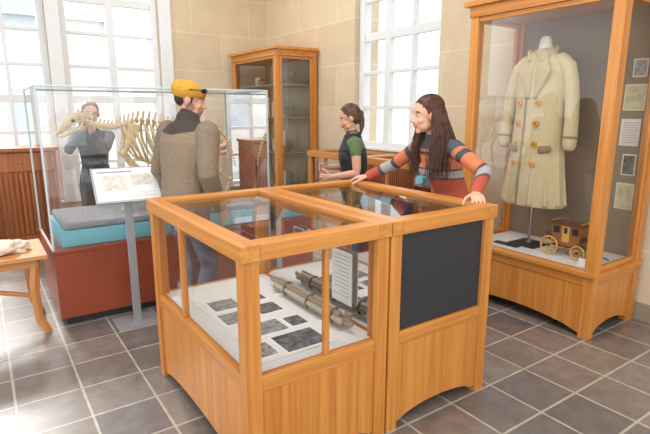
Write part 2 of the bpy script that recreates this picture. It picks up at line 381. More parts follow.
def skeleton():
    m=MB(); Y=4.47
    def bone(a,b,r,k=1.6):
        a=Vector(a);b=Vector(b); r*=1.25
        m.tube([a,a.lerp(b,.12),a.lerp(b,.5),a.lerp(b,.88),b],[r*k,r*1.15,r*.85,r*1.15,r*k],0,10)
    def spline(ctrl,n):
        out=[];N=len(ctrl)
        for i in range(n):
            t=i/(n-1)*(N-1); k=min(int(t),N-2); f=t-k
            p0=ctrl[max(k-1,0)];p1=ctrl[k];p2=ctrl[k+1];p3=ctrl[min(k+2,N-1)]
            out.append(tuple(.5*((2*b)+(-a+c)*f+(2*a-5*b+4*c-d)*f*f+(-a+3*b-3*c+d)*f**3) for a,b,c,d in zip(p0,p1,p2,p3)))
        return out
    sp=spline([(.67,1.56),(.80,1.49),(.95,1.47),(1.13,1.52),(1.38,1.50),(1.62,1.50),(1.80,1.46),(1.92,1.37),(1.99,1.22),(2.02,1.08)],46)
    for i,(x,z) in enumerate(sp):
        s=1.5 if i<11 else (1.25 if i<32 else max(.4,1.25-(i-32)*.06))
        m.ell((x,Y,z),(.0155*s,.02*s,.019*s),m=0,nu=10,nv=6)
        if i<34:
            hh=.075 if 11<=i<20 else .05
            m.tube([(x,Y,z),(x+.02,Y,z+hh)],[(.010,.006),(.007,.004)],0,6,ref=(1,0,0))
            m.tube([(x,Y-.045*s,z-.003),(x,Y+.045*s,z-.003)],[.007,.007],0,6)
    for k in range(13):
        i=12+int(k*1.35); x,z=sp[i]; L=.25+.13*math.sin(math.pi*(k+1.5)/15); w=.095+.05*math.sin(math.pi*(k+1)/15)
        for s in (-1,1):
            pts=[]
            for j in range(9):
                t=j/8
                pts.append((x+.09*t*t+.01*k*.3*t,Y+s*w*math.sin(math.pi*min(t*.93,.93))**.75 if t>0 else Y,z-L*t))
            m.tube(pts,[(.0105,.0065)]*9,0,8,ref=(1,0,0))
    m.tube([(1.10,Y,1.21),(1.25,Y,1.15),(1.42,Y,1.15)],[.016,.018,.012],0,8)
    n0=len(m.v)
    m.tube([(.735,Y,1.545),(.69,Y,1.56),(.63,Y,1.555),(.57,Y,1.525),(.50,Y,1.485),(.445,Y,1.455)],[(.03,.03),(.05,.048),(.052,.045),(.036,.036),(.027,.028),(.018,.017)],0,14,ref=(0,1,0))
    for s in (-1,1):
        m.tube([(.70,Y+s*.04,1.51),(.66,Y+s*.037,1.455),(.58,Y+s*.024,1.435),(.48,Y+s*.008,1.415),(.455,Y,1.42)],[(.016,.007),(.018,.007),(.013,.006),(.01,.006),(.008,.008)],0,8,ref=(0,0,1))
        m.tube([(.70,Y+s*.045,1.525),(.65,Y+s*.062,1.515),(.595,Y+s*.038,1.505)],[.008]*3,0,8)
        m.ell((.618,Y+s*.040,1.54),(.021,.012,.019),m=1,nu=10,nv=6)
        for k in range(7):
            xx=.47+k*.018; m.tube([(xx,Y+s*(.014+k*.0016),1.462+k*.006),(xx,Y+s*(.014+k*.0016),1.44+k*.003)],[.005,.003],0,6)
    piv=Vector((.70,Y,1.55))
    m.xf(Matrix.Translation(piv)@Matrix.Rotation(math.radians(-14),4,'Y')@Matrix.Scale(.82,4)@Matrix.Translation(-piv),n0)
    for s in (-1,1):
        yo=Y+s*.09
        m.tube([(1.10,Y+s*.06,1.49),(1.05,Y+s*.095,1.38),(1.0,yo,1.27)],[(.055,.007),(.038,.010),(.018,.014)],0,10,ref=(1,0,0))
        m.tube([(1.09,Y+s*.075,1.48),(1.0,yo+s*.015,1.28)],[.006,.008],0,6)
        fx=-.05 if s<0 else .03
        bone((.99,yo,1.26),(1.09,yo,1.12),.014); bone((1.09,yo,1.12),(1.05+fx*.5,yo,.94),.011); bone((1.10,yo,1.14),(1.055+fx*.5,yo+s*.01,.95),.006,1)
        m.ell((1.05+fx*.5,yo,.925),(.018,.016,.016),nu=10,nv=6)
        for q in (-1,0,1): bone((1.05+fx*.5,yo+q*.009,.915),(1.04+fx,yo+q*.014,.825),.0055,1.3)
        for q in (-1,0,1): m.tube([(1.04+fx,yo+q*.014,.82),(1.01+fx,yo+q*.018,.80),(.985+fx,yo+q*.02,.779)],[.008,.007,.006],0,8)
        m.tube([(1.66,Y+s*.07,1.52),(1.74,Y+s*.05,1.45),(1.80,Y+s*.055,1.37),(1.88,Y+s*.05,1.34)],[(.036,.009),(.02,.013),(.022,.015),(.024,.012)],0,10,ref=(0,0,1))
        hx=.04 if s<0 else -.05
        bone((1.80,Y+s*.085,1.37),(1.68+hx*.3,Y+s*.1,1.18),.015); m.ell((1.672+hx*.3,Y+s*.1,1.19),(.016,.012,.02),nu=10,nv=6)
        bone((1.685+hx*.3,Y+s*.1,1.16),(1.86+hx,Y+s*.1,.97),.012); bone((1.70+hx*.3,Y+s*.11,1.15),(1.86+hx,Y+s*.112,.98),.005,1)
        m.tube([(1.895+hx,Y+s*.1,.985),(1.865+hx,Y+s*.1,.95),(1.85+hx,Y+s*.1,.93)],[.011,.016,.014],0,8)
        for q in (-1,0,1): bone((1.85+hx,Y+s*.1+q*.009,.925),(1.82+hx,Y+s*.1+q*.014,.825),.0058,1.3)
        for q in (-1,0,1): m.tube([(1.82+hx,Y+s*.1+q*.014,.82),(1.79+hx,Y+s*.1+q*.018,.80),(1.76+hx,Y+s*.1+q*.02,.779)],[.008,.007,.006],0,8)
    for x,zt in ((1.2,1.48),(1.72,1.45)): m.cyl((x,Y,SK),(x,Y,zt),.005,2,8)
    for x in (1.2,1.72): m.cyl((x,Y,SK+.001),(x,Y,SK+.01),.035,2,16)
    m.build('animal_skeleton',[BONE,simple('orbit_dark',(60,48,36),.9),MG],smooth=True)
skeleton()
# ------------------------------------------------------------ sign stand
m=MB(); sx,sy=.86,3.82
m.box((sx-.16,sy-.13,0),(sx+.16,sy+.13,.012),0); m.box((sx-.028,sy-.012,.012),(sx+.028,sy+.012,1.04),0)
n0=len(m.v)
m.box((-.23,-.165,0),(.23,.165,.012),0); m.box((-.215,-.15,.012),(.215,.15,.015),1)
m.box((-.16,-.06,.015),(.0,.09,.0162),3); m.box((.03,-.02,.015),(.17,.09,.0162),3)
for r in range(4): m.box((-.19,-.125+r*.013,.015),(.18-(r%3)*.03,-.1225+r*.013,.0162),2)
m.box((-.19,.11,.015),(.05,.125,.0162),2)
m.xf(Matrix.Translation((sx,sy-.02,1.07))@Matrix.Rotation(math.radians(-4),4,'Z')@Matrix.Rotation(math.radians(42),4,'X'),n0)
m.build('label_stand',[MG,WHITE,INK,simple('sign_drawing',(206,200,192),.6,var=.18,bscale=30)],bevel=.002)
# ------------------------------------------------------------ left table with cast
m=MB(); tx0,tx1,ty0,ty1,tz=-1.0,.31,3.93,4.50,.60
m.box((tx0,ty0,tz-.03),(tx1,ty1,tz),1)
m.box((tx0+.06,ty0+.05,tz-.09),(tx1-.06,ty0+.075,tz-.03),1); m.box((tx0+.06,ty1-.075,tz-.09),(tx1-.06,ty1-.05,tz-.03),1)
for x,sx_ in ((tx1-.07,1),(tx0+.08,-1)):
    for y,s in ((ty0+.07,-1),(ty1-.07,1)):
        m.tube([(x,y,tz-.03),(x-sx_*.03,y,tz-.25),(x-sx_*.02,y,.12),(x+sx_*.03,y,.0)],[(.034,.024),(.034,.024),(.03,.022),(.026,.02)],0,4,ref=(1,0,0),rnd=False)
    m.box((x-.035,ty0+.07,.2),(x-.01,ty1-.07,.25),2)
pts=[(tx0+.1+(tx1-tx0-.2)*t/10,(ty0+ty1)/2,.225+.12*math.sin(math.pi*t/10)) for t in range(11)]
m.tube(pts,[(.02,.016)]*11,1,8,ref=(0,0,1))
m.build('wooden_table',[wood('table_z',2,(212,150,88),(184,114,58)),wood('table_x',0,(218,160,100),(192,126,70)),wood('table_y',1,(212,150,88),(184,114,58))],bevel=.004)
import mathutils.noise as mn
def blob(name,c,r,mat,amp=.25,fr=9):
    m=MB(); m.ell((0,0,0),(1,1,1),nu=48,nv=28)
    for i,v in enumerate(m.v):
        k=1+amp*mn.noise(v*1.6+Vector(c)*3)+amp*.5*mn.noise(v*fr*.5)
        z=v.z*k*r[2]; m.v[i]=Vector((c[0]+v.x*k*r[0],c[1]+v.y*k*r[1],max(c[2]+z,c[2]-r[2]*.55)))
    return m.build(name,[mat],smooth=True)
blob('fossil_cast',(.05,4.15,.60+.034),(.15,.11,.06),simple('plaster',(228,212,190),.9,bump=.5,bscale=30,var=.08),.45)
blob('fossil_cast',(-.3,4.2,.60+.045),(.17,.13,.08),bpy.data.materials['plaster'],.35)
m=MB(); x0,x1,y0,y1=.0,.78,7.05,7.6
m.box((x0,y0,0),(x1,y1,.08),0); m.box((x0,y0,.08),(x0+.03,y1,1.12),0); m.box((x1-.03,y0,.08),(x1,y1,1.12),0); m.box((x0+.03,y1-.03,.08),(x1-.03,y1,1.12),0)
m.box((x0-.03,y0-.04,1.12),(x1+.03,y1,1.16),0); m.box((x0+.03,y0+.03,.08),(x1-.03,y0+.05,1.12),0)
for i in range(13):
    xx=x0+.04+i*.054; m.box((xx,y0+.005,.1),(xx+.03,y0+.03,.86),0)
m.box((x0+.03,y0,.88),(x1-.03,y0+.03,1.10),0); m.ell(((x0+x1)/2,y0-.01,.99),(.014,.014,.014),m=1,nu=10,nv=6)
m.build('slatted_cabinet',[DW,METAL],bevel=.004)
m=MB(); m.box((-.95,6.6,.0),(-.1,7.1,.72),0); m.box((-.98,6.57,.72),(-.07,7.12,.76),0); m.build('side_cabinet',[DW],bevel=.004)
# ------------------------------------------------------------ voxel-joined organic meshes
def remesh(m,name,vox,cols,mat,W=None,parent=None,smooth_it=5):
    me=m.mesh(name+'_src'); ob=bpy.data.objects.new('tmp',me); COL.objects.link(ob)
    import bmesh
    bm=bmesh.new(); bm.from_mesh(me); bmesh.ops.recalc_face_normals(bm,faces=bm.faces[:]); bm.to_mesh(me); bm.free()
    r=ob.modifiers.new('r','REMESH'); r.mode='VOXEL'; r.voxel_size=vox
    s=ob.modifiers.new('s','SMOOTH'); s.iterations=smooth_it; s.factor=.5
    bpy.context.view_layer.update()
    dg=bpy.context.evaluated_depsgraph_get()
    nm=bpy.data.meshes.new_from_object(ob.evaluated_get(dg)); nm.name=name
    bvh=BVHTree.FromPolygons([tuple(v) for v in m.v],m.f)
    ca=nm.color_attributes.new('Col','FLOAT_COLOR','POINT')
    for i,v in enumerate(nm.vertices):
        loc,nr,idx,d=bvh.find_nearest(v.co)
        c=cols[m.m[idx]]
        if callable(c): c=c(v.co)
        ca.data[i].color=(*lin(c),1)
    bpy.data.objects.remove(ob,do_unlink=True)
    if W is not None: nm.transform(W)
    nm.materials.clear(); nm.materials.append(mat)
    for p in nm.polygons: p.use_smooth=True
    o=bpy.data.objects.new(name,nm); COL.objects.link(o)
    if parent: o.parent=parent
    return o
CLOTH=vcolmat('figure_cloth_skin',.75,.18,220,1.5); SKINM=vcolmat('figure_skin',.5,.05,120); FLEECE=vcolmat('figure_fleece',.9,.35,160,1.2,.13)
def ss(t): t=max(0,min(1,t)); return t*t*(3-2*t)
def person(name,pos,d,H,cols,lean=0,hy=0,hp=0,hr=0,wR=None,wL=None,poleR=(.5,-.6,-.6),poleL=(-.5,-.6,-.6),female=False,hem=.86,sleeve='long',
           hands=None,extras=None,hairtype='short',beard=False,cap=False,footR=None,footL=None,hairlen=.3,bulk=1.0,smile=False,mat=None):
    keys=['skin','hair','top','sleeve','trouser','shoe','collar','lips','cap','beard','brow','cuff']
    K={k:i for i,k in enumerate(keys)}
    cl=[cols.get(k,cols['skin']) for k in keys]
    s=H/1.75
    yaw=math.atan2(d[1],d[0])-math.pi/2
    W=Matrix.Translation((pos[0],pos[1],0))@Matrix.Rotation(yaw,4,'Z')@Matrix.Scale(s,4)
    Wi=W.inverted()
    def B(p):
        x,y,z=p
        a=lean*ss((z-.86)/.4); zr=z-.95
        if z<.86: return Vector(p)
        return Vector((x,y*math.cos(a)+zr*math.sin(a),.95-y*math.sin(a)+zr*math.cos(a)))
    m=MB()
    f=female; bk=bulk
    if f: rings=[(hem,.168,.118),(.92,.172,.122),(1.0,.155,.112),(1.10,.132,.10),(1.20,.142,.108),(1.29,.158,.122),(1.37,.160,.108),(1.425,.135,.088),(1.465,.075,.065)]
    else: rings=[(hem,.168,.118),(.92,.170,.12),(1.02,.160,.115),(1.12,.162,.115),(1.24,.182,.125),(1.34,.192,.125),(1.41,.185,.108),(1.455,.135,.088),(1.49,.075,.068)]
    m.tube([B((0,.0,z)) for z,_,_ in rings],[(a*bk,b*bk) for _,a,b in rings],K['top'],24,ref=(1,0,0))
    if f:
        for q in (-1,1): m.ell(B((q*.072,.085,1.27)),(.062,.05,.058),m=K['top'])
    m.tube([(0,-.01,.80),(0,-.01,.88),(0,0,.96)],[(.13,.095),(.16,.112),(.15,.105)],K['trouser'],20,ref=(1,0,0))
    def ikk(S,T,L1,L2,pole):
        S=Vector(S);T=Vector(T);v=T-S;dd=v.length;u=v/dd
        if dd>(L1+L2)*.995: k=dd/((L1+L2)*.99); L1*=k;L2*=k
        a=(L1*L1-L2*L2+dd*dd)/(2*dd); h=math.sqrt(max(L1*L1-a*a,0)); p=Vector(pole); p=p-u*p.dot(u); p.normalize()
        return S+u*a+p*h
    for q,ft in ((1,footR),(-1,footL)):
        hip=Vector((q*.088,0,.88)); an=Vector((q*.10,-.02,.085))
        if ft is not None:
            t=Wi@Vector((ft[0],ft[1],0)); an=Vector((t.x,t.y,.085))
        kn=ikk(hip,an,.42,.41,(0,1,0))
        m.tube([hip,hip.lerp(kn,.35),kn,kn.lerp(an,.3),kn.lerp(an,.8),an],[.092,.084,.062,.062,.052,.052],K['trouser'],16)
        m.tube([an+Vector((0,-.035,-.03)),an+Vector((0,.03,-.032)),an+Vector((q*.008,.12,-.045)),an+Vector((q*.01,.17,-.055))],[(.036,.045),(.042,.048),(.046,.034),(.036,.024)],K['shoe'],14,ref=(1,0,0))
        m.tube([an+Vector((0,0,.02)),an+Vector((0,0,-.04))],[.038,.045],K['shoe'],12)
    sw=.165 if f else .185*(1+(bk-1)*.6)
    HM=MB()
    for q,wt,pole,nm in ((1,wR,poleR,'R'),(-1,wL,poleL,'L')):
        S=B((q*sw,0,1.40 if f else 1.415))
        T=Wi@Vector(wt) if wt is not None else Vector((q*.25,.06,.90))
        E=ikk(S,T,.285,.255,pole)
        if sleeve=='long':
            r=[.068,.062,.056,.055,.05,.042] if not f else [.06,.053,.048,.047,.042,.036]
            r=[x*bk for x in r]
            m.tube([S,S.lerp(E,.4),S.lerp(E,.85),E,E.lerp(T,.45),T+(E-T).normalized()*.012],r,K['sleeve'],16)
            m.tube([B((q*.07,0,1.41)),S],[.06,.066] if not f else [.055,.058],K['top'],14)
        else:
            m.tube([S,S.lerp(E,.4),S.lerp(E,.85),E,E.lerp(T,.3),E.lerp(T,.75),T],[.052,.046,.04,.038,.038,.029,.025],K['skin'],16)
            m.tube([B((q*.07,0,1.41)),S,S.lerp(E,.35)],[.055,.062,.054],K['sleeve'],14)
        hd=(hands or {}).get(nm,{})
        fd=Vector(hd['d']) if 'd' in hd else None
        Ri=Wi.to_3x3(); 
        dd=(Ri@fd).normalized() if fd is not None else (T-E).normalized()
        n=(Ri@Vector(hd['n'])).normalized() if 'n' in hd else Vector((-q,0,0))
        n=(n-dd*n.dot(dd)).normalized()
        t=(dd.cross(n) if q>0 else n.cross(dd)).normalized()
        curl=hd.get('curl',.35); fo=(T-E).normalized()
        HM.tube([T-fo*.05,T,T+dd*.03,T+dd*.065,T+dd*.088],[(.025,.022),(.026,.019),(.034,.016),(.04,.014),(.038,.011)],K['skin'],16,ref=t)
        for i,L in enumerate((.072,.08,.074,.058)):
            pt=T+dd*(.084-.004*abs(i-1))+t*(.029-.0195*i)
            v=(dd+t*(.10-.07*i)).normalized(); pts=[pt]; ang=0
            for fr in (.45,.3,.25):
                ang+=curl
                vv=(v*math.cos(ang)+n*math.sin(ang)); pt=pt+vv*L*fr; pts.append(pt)
            HM.tube(pts,[.0092,.0085,.0078,.0066],K['skin'],10)
        pt=T+dd*.022+t*.024+n*.004; pts=[pt]
        for kk,L in ((0,.045),(1,.032),(2,.026)):
            vv=(dd*(.55+.3*kk)+t*(.75-.25*kk)+n*(.25+.15*kk)).normalized(); pt=pt+vv*L; pts.append(pt)
        HM.tube(pts,[.014,.0115,.0095,.0078],K['skin'],10)
    nb=B((0,-.005,1.44)); nt=B((0,.008,1.545)); hc=B((0,.022,1.635))
    R=(Matrix.Rotation(hy,4,'Z')@Matrix.Rotation(hp,4,'X')@Matrix.Rotation(hr,4,'Y'))
    HMt=Matrix.Translation(hc)@R
    m.tube([nb,nb.lerp(nt,.5),nt,HMt@Vector((0,-.015,-.02))],[.058 if not f else .05,.053 if not f else .045,.052 if not f else .045,.05],K['skin'],16)
    if 'collar' in cols:
        m.tube([B((0,-.01,1.435)),B((0,.0,1.52 if not f else 1.47))],[(.078,.075),(.066,.066)],K['collar'],18)
    i0=len(m.v); g=.94 if f else 1.0
    sk=K['skin']
    m.ell((0,-.012,.03),(.075,.094,.087),m=sk,nu=24,nv=16); m.ell((0,.026,-.038),(.058*g,.068,.074),m=sk,nu=20,nv=14)
    m.ell((0,.066,-.096),(.024*g,.022,.02),m=sk)
    for q in (-1,1):
        m.ell((q*.036*g,.025,-.068),(.024,.045,.03),m=sk); m.ell((q*.037,.062,-.032),(.022,.02,.021),m=sk)
        m.ell((q*.077,-.008,-.012),(.011,.019,.031),m=sk); m.ell((q*.011,.100,-.033),(.008,.01,.007),m=sk,nu=10,nv=8)
        m.tube([(q*.014,.083,.024),(q*.03,.081,.029),(q*.047,.067,.024)],[.0040,.0040,.0033],K['brow'],8)
    m.ell((0,.075,.02),(.045,.012,.009),m=sk)
    m.tube([(0,.084,.014),(0,.094,-.008),(0,.108,-.028)],[.009,.009,.011],sk,10)
    m.tube([(-.023,.082,-.06),(-.008,.093,-.056),(.008,.093,-.056),(.023,.082,-.06)],[.0045,.006,.006,.0045],K['lips'],8)
    m.tube([(-.021,.081,-.063),(0,.091,-.068),(.021,.081,-.063)],[.005,.0075,.005],K['lips'],8)
    if beard:
        m.ell((0,.034,-.086),(.057,.055,.039),m=K['beard'],nu=20,nv=12); m.tube([(-.028,.078,-.05),(0,.092,-.047),(.028,.078,-.05)],[.004,.005,.004],K['beard'],8)
        for q in (-1,1): m.ell((q*.055,.012,-.055),(.014,.03,.04),m=K['beard'])
    if cap:
        m.ell((0,-.028,.050),(.083,.098,.074),m=K['cap'],nu=28,nv=16); m.ell((0,-.070,.055),(.070,.075,.066),m=K['cap'],nu=24,nv=14)
        N=44
        pts=[(.080*math.cos(a),-.014+.097*math.sin(a),.036+.022*math.sin(a)) for a in [2*math.pi*k/N for k in range(N+1)]]
        m.tube(pts,[(.010 if k%2 else .0075,.026) for k in range(N+1)],K['cuff'],8,ref=None,rnd=False)
        m.ell((0,-.060,-.005),(.070,.050,.055),m=K['hair'])
        for q in (-1,1): m.ell((q*.071,.010,.0),(.006,.012,.022),m=K['hair'])
    else:
        m.ell((0,-.026,.042),(.082,.097,.087),m=K['hair'],nu=24,nv=16)
        m.ell((0,-.052,-.01),(.077,.062,.072),m=K['hair'],nu=20,nv=12)
        for q in (-1,1): m.ell((q*.064,-.035,.03),(.02,.06,.05),m=K['hair'])
    m.xf(HMt,i0)
    if hairtype=='long':
        base=HMt@Vector((0,-.075,-.03))
        e=B((0,-.085,1.34))
        m.tube([HMt@Vector((0,-.05,.03)),base,base.lerp(e,.6),e,e+Vector((0,-.01,-hairlen*.7))],[(.08,.06),(.085,.05),(.10,.045),(.105,.035),(.07,.02)],K['hair'],20,ref=(1,0,0))
    if hairtype=='tail':
        base=HMt@Vector((0,-.118,.0))
        m.ell(base,(.035,.03,.035),m=K['hair'])
        m.tube([base,base+Vector((0,-.012,-.05)),base+Vector((0,-.012,-.12)),base+Vector((0,-.002,-.19))],[.024,.026,.026,.01],K['hair'],12)
    if extras: extras(m,K,HMt,B)
    body=remesh(m,name,.0058,cl,mat or CLOTH,W,None,4)
    remesh(HM,name+'_hands',.0034,cl,SKINM,W,body,3)
    E=MB()
    for q in (-1,1):
        E.ell((q*.030,.0640,.002),(.0130,.0125,.0078),m=0,nu=14,nv=10); E.ell((q*.030,.0733,.002),(.0058,.004,.0062),m=1,nu=10,nv=8)
    if smile: E.tube([(-.015,.0905,-.0615),(0,.0965,-.0622),(.015,.0905,-.0615)],[.0022,.003,.0022],0,8)
    if cap:
        for q in (-1,1): E.tube([(q*.012,.090,.076),(q*.034,.084,.078),(q*.056,.067,.076)],[(.012,.007),(.018,.009),(.012,.007)],2,12,ref=(0,0,1))
        E.tube([(-.012,.093,.081),(.012,.093,.081)],[.004,.004],2,8)
        for q in (-1,1): E.tube([(q*.060,.062,.078),(q*.080,.03,.072),(q*.088,-.01,.064)],[.003,.003,.003],2,8)
    E.xf(W@HMt)
    E.build(name+'_eyes',[EYEW,EYEI,SHADES],body,smooth=True)
    cu=bpy.data.curves.new(name+'_hair','CURVE'); cu.dimensions='3D'; cu.bevel_depth=.0030*s; cu.bevel_resolution=0
    rnd=random.Random(len(name))
    def addstrand(pts,w=1):
        sp=cu.splines.new('POLY'); sp.points.add(len(pts)-1)
        for i,p in enumerate(pts):
            wp=W@p; sp.points[i].co=(*wp,1); sp.points[i].radius=w*(1-.75*(i/(len(pts)-1))**2)
    def onscalp(u): return HMt@Vector((.0835*u.x,-.026+.0985*u.y,.042+.0885*u.z))
    if hairtype=='long':
        for k in range(1150):
            sgn=rnd.choice((-1,1)); th=rnd.uniform(-.22,math.pi/2)
            bk_=math.sin(max(th,0)); ex=Vector((sgn*math.cos(th),-math.sin(th),-.08)).normalized()
            a=(1-bk_)*rnd.uniform(.1,1.0)+bk_*rnd.uniform(-1.1,.1)
            sx0=Vector((sgn*.06,math.sin(a),math.cos(a))).normalized()
            pts=[]
            for j in range(7):
                u=sx0.lerp(ex,j/6).normalized()*(1+.02*math.sin(math.pi*j/6))
                pts.append(onscalp(u))
            st=pts[-1]
            L=hairlen+rnd.uniform(-.07,.05)
            wob=rnd.uniform(-.03,.03); wf=rnd.uniform(0,6)
            for j in range(1,11):
                t=j/10
                flare=.045*math.sin(min(1,t*1.3)*math.pi/2)*abs(ex.x)
                yy=-.035*ss(t*1.5)*bk_ - .02*t
                fw=.07*ss(t)*max(0,abs(ex.x)-.7)*3
                pts.append(st+Vector((sgn*flare+wob*t+.010*math.sin(t*8+wf),yy+fw+wob*.4*t+.010*math.cos(t*7+wf),-(L+.13)*t)))
            addstrand(pts,1.1)
    elif hairtype=='tail':
        for k in range(420):
            az=rnd.uniform(-.45,math.pi+.45)
            s0=Vector((math.cos(az),.25+.55*math.sin(az)*rnd.uniform(.2,1),.15+.85*math.sin(max(0,az if az<math.pi/2 else math.pi-az))*rnd.uniform(.5,1))).normalized()
            e0=Vector((0,-1,-.3)).normalized(); pts=[]
            for j in range(8): pts.append(onscalp((s0*(1-j/7)+e0*(j/7)*1.0).normalized()))
            addstrand(pts,.9)
    elif not cap:
        for k in range(420):
            th=rnd.uniform(-.35,math.pi+.35); pts=[]
            for j in range(7):
                ph=.05+1.5*j/6
                pts.append(onscalp(Vector((math.sin(ph)*math.cos(th),-math.sin(ph)*math.sin(th),math.cos(ph)))))
            addstrand(pts,.9)
    if len(cu.splines):
        ho=bpy.data.objects.new(name+'_hair',cu); COL.objects.link(ho); ho.parent=body
        hm=simple(name+'_hairmat',cols['hair'],.42,var=.5,bscale=30); cu.materials.append(hm)
    return body
EYEW=simple('eye_white',(218,212,204),.3); EYEI=simple('eye_iris',(48,34,26),.25); SHADES=simple('dark_lens',(30,34,40),.12)
def cd(x,y): p=P(x,y); return (p[0],p[1])
def wpt(x,y,z): p=P(x,y); return (p[0],p[1],z)
mp=P(-.99,3.50)
md=cd(.60,.80)
def fleece(p): return (66,58,54) if p.z>1.40+.14*abs(p.x) else (138,120,100)
person('man_in_fleece_jacket',mp,md,1.80,dict(skin=(204,154,128),hair=(58,44,36),top=fleece,sleeve=(128,112,94),trouser=(70,80,104),shoe=(60,50,44),collar=(56,50,48),lips=(180,118,100),cap=(196,150,52),cuff=(178,132,42),beard=(150,112,92),brow=(70,50,38)),
       hy=-.82,hp=-.26,lean=.10,wR=wpt(-.73,3.40,.95),wL=wpt(-1.14,3.80,.95),poleR=(.6,-1,-.3),poleL=(-.6,-1,-.3),beard=True,cap=True,hem=.88,bulk=1.2,mat=FLEECE,
       hands={'R':dict(d=(*cd(.3,.5),-.9),n=(*cd(-.8,.3),0),curl=.5),'L':dict(d=(*cd(.5,.4),-.8),n=(*cd(.8,-.3),0),curl=.5)})
def band(t):
    if t<.22: return (74,76,84)
    if t<.25: return (186,120,84)
    if t<.30: return (66,68,78)
    if t<.46: return (210,120,80)
    if t<.49: return (70,68,76)
    if t<.58: return (166,160,158)
    if t<.61: return (84,72,74)
    if t<.88: return (178,80,60)
    return (112,80,76)
wpos=(2.71,2.36)
person('woman_in_striped_sweater',wpos,(-.97,.1),1.74,dict(skin=(220,168,140),hair=(84,52,38),top=lambda p:band((1.47-p.z)/.52),sleeve=lambda p:band(.10+Vector((abs(p.x)-.16,p.y-.14,p.z-1.38)).length*1.35),trouser=(60,62,72),shoe=(120,110,100),lips=(190,96,88),brow=(74,48,38)),
       lean=.36,hy=-.30,hp=-.14,hr=0,wR=(2.30,2.80,1.135),wL=(2.325,1.85,1.135),poleR=(1,-.2,-.5),poleL=(-1,-.2,-.5),female=True,hem=.84,smile=True,
       hands={'R':dict(d=(-.55,.75,-.12),n=(0,0,-1),curl=.42),'L':dict(d=(-.60,-.65,-.12),n=(0,0,-1),curl=.42)},hairtype='long',hairlen=.30,footR=(2.72,2.46),footL=(2.64,2.05))
bp_=P(.29,4.60)
def apron(m,K,HMt,B):
    m.tube([B((0,.012,.80)),B((0,.012,.95)),B((0,.012,1.1)),B((0,.012,1.25)),B((0,.012,1.34)),B((0,.005,1.41))],[(.182,.135),(.184,.137),(.150,.120),(.168,.140),(.165,.130),(.115,.100)],K['collar'],20,ref=(1,0,0))
    for q in (-1,1): m.ell(B((q*.072,.085,1.27)),(.072,.062,.070),m=K['collar'])
person('woman_in_black_apron',bp_,cd(-1,-.08),1.65,dict(skin=(212,160,134),hair=(92,66,52),top=(96,116,78),sleeve=(96,116,78),trouser=(46,46,52),shoe=(40,38,38),collar=(40,40,44),lips=(186,112,102),brow=(84,60,48)),
       hy=.0,hp=-.34,lean=.08,wR=wpt(.03,4.72,1.08),wL=wpt(.06,4.45,1.02),female=True,hem=.84,sleeve='short',hairtype='tail',extras=apron,hands={'R':dict(curl=.5),'L':dict(curl=.5)})
vp=(.98,5.65)
vc=person('visitor_with_camera',vp,cd(.45,-.9),1.68,dict(skin=(206,158,132),hair=(130,106,84),top=(46,48,56),sleeve=(78,80,88),trouser=(70,62,58),shoe=(50,46,44),lips=(176,108,98),brow=(100,80,64)),
       hy=0,hp=-.1,wR=wpt(-2.34,4.90,1.40),wL=wpt(-2.24,4.86,1.38),female=True,hem=.82,hairtype='tail',hands={'R':dict(d=(0,0,1),n=(*cd(.7,.3),0),curl=.5),'L':dict(d=(0,0,1),n=(*cd(-.7,.3),0),curl=.5)})
m=MB(); c=Vector((*P(-2.28,4.87),1.50)); m.box((-.06,-.025,-.035),(.06,.025,.035),0); m.cyl((0,-.025,0),(0,-.07,0),.028,0,20); m.box((-.02,-.02,.035),(.02,.02,.05),0)
m.xf(Matrix.Translation(c)@Matrix.Rotation(math.atan2(cd(.45,-.9)[1],cd(.45,-.9)[0])+math.pi/2,4,'Z')); m.build('compact_camera',[BLACK],vc,bevel=.003)
person('visitor_in_olive_shirt',(2.66,5.80),cd(-.75,-.6),1.72,dict(skin=(200,152,126),hair=(108,86,68),top=(158,150,122),sleeve=(158,150,122),trouser=(84,82,88),shoe=(50,46,44),lips=(176,112,100),brow=(90,70,56)),  # solid figure added in place of a reflection in the vitrine glass
       hy=0,hp=-.2,wR=wpt(-1.28,6.02,1.16),wL=wpt(-1.2,5.85,1.12),sleeve='short',female=False,hands={'R':dict(curl=.5),'L':dict(curl=.5)})
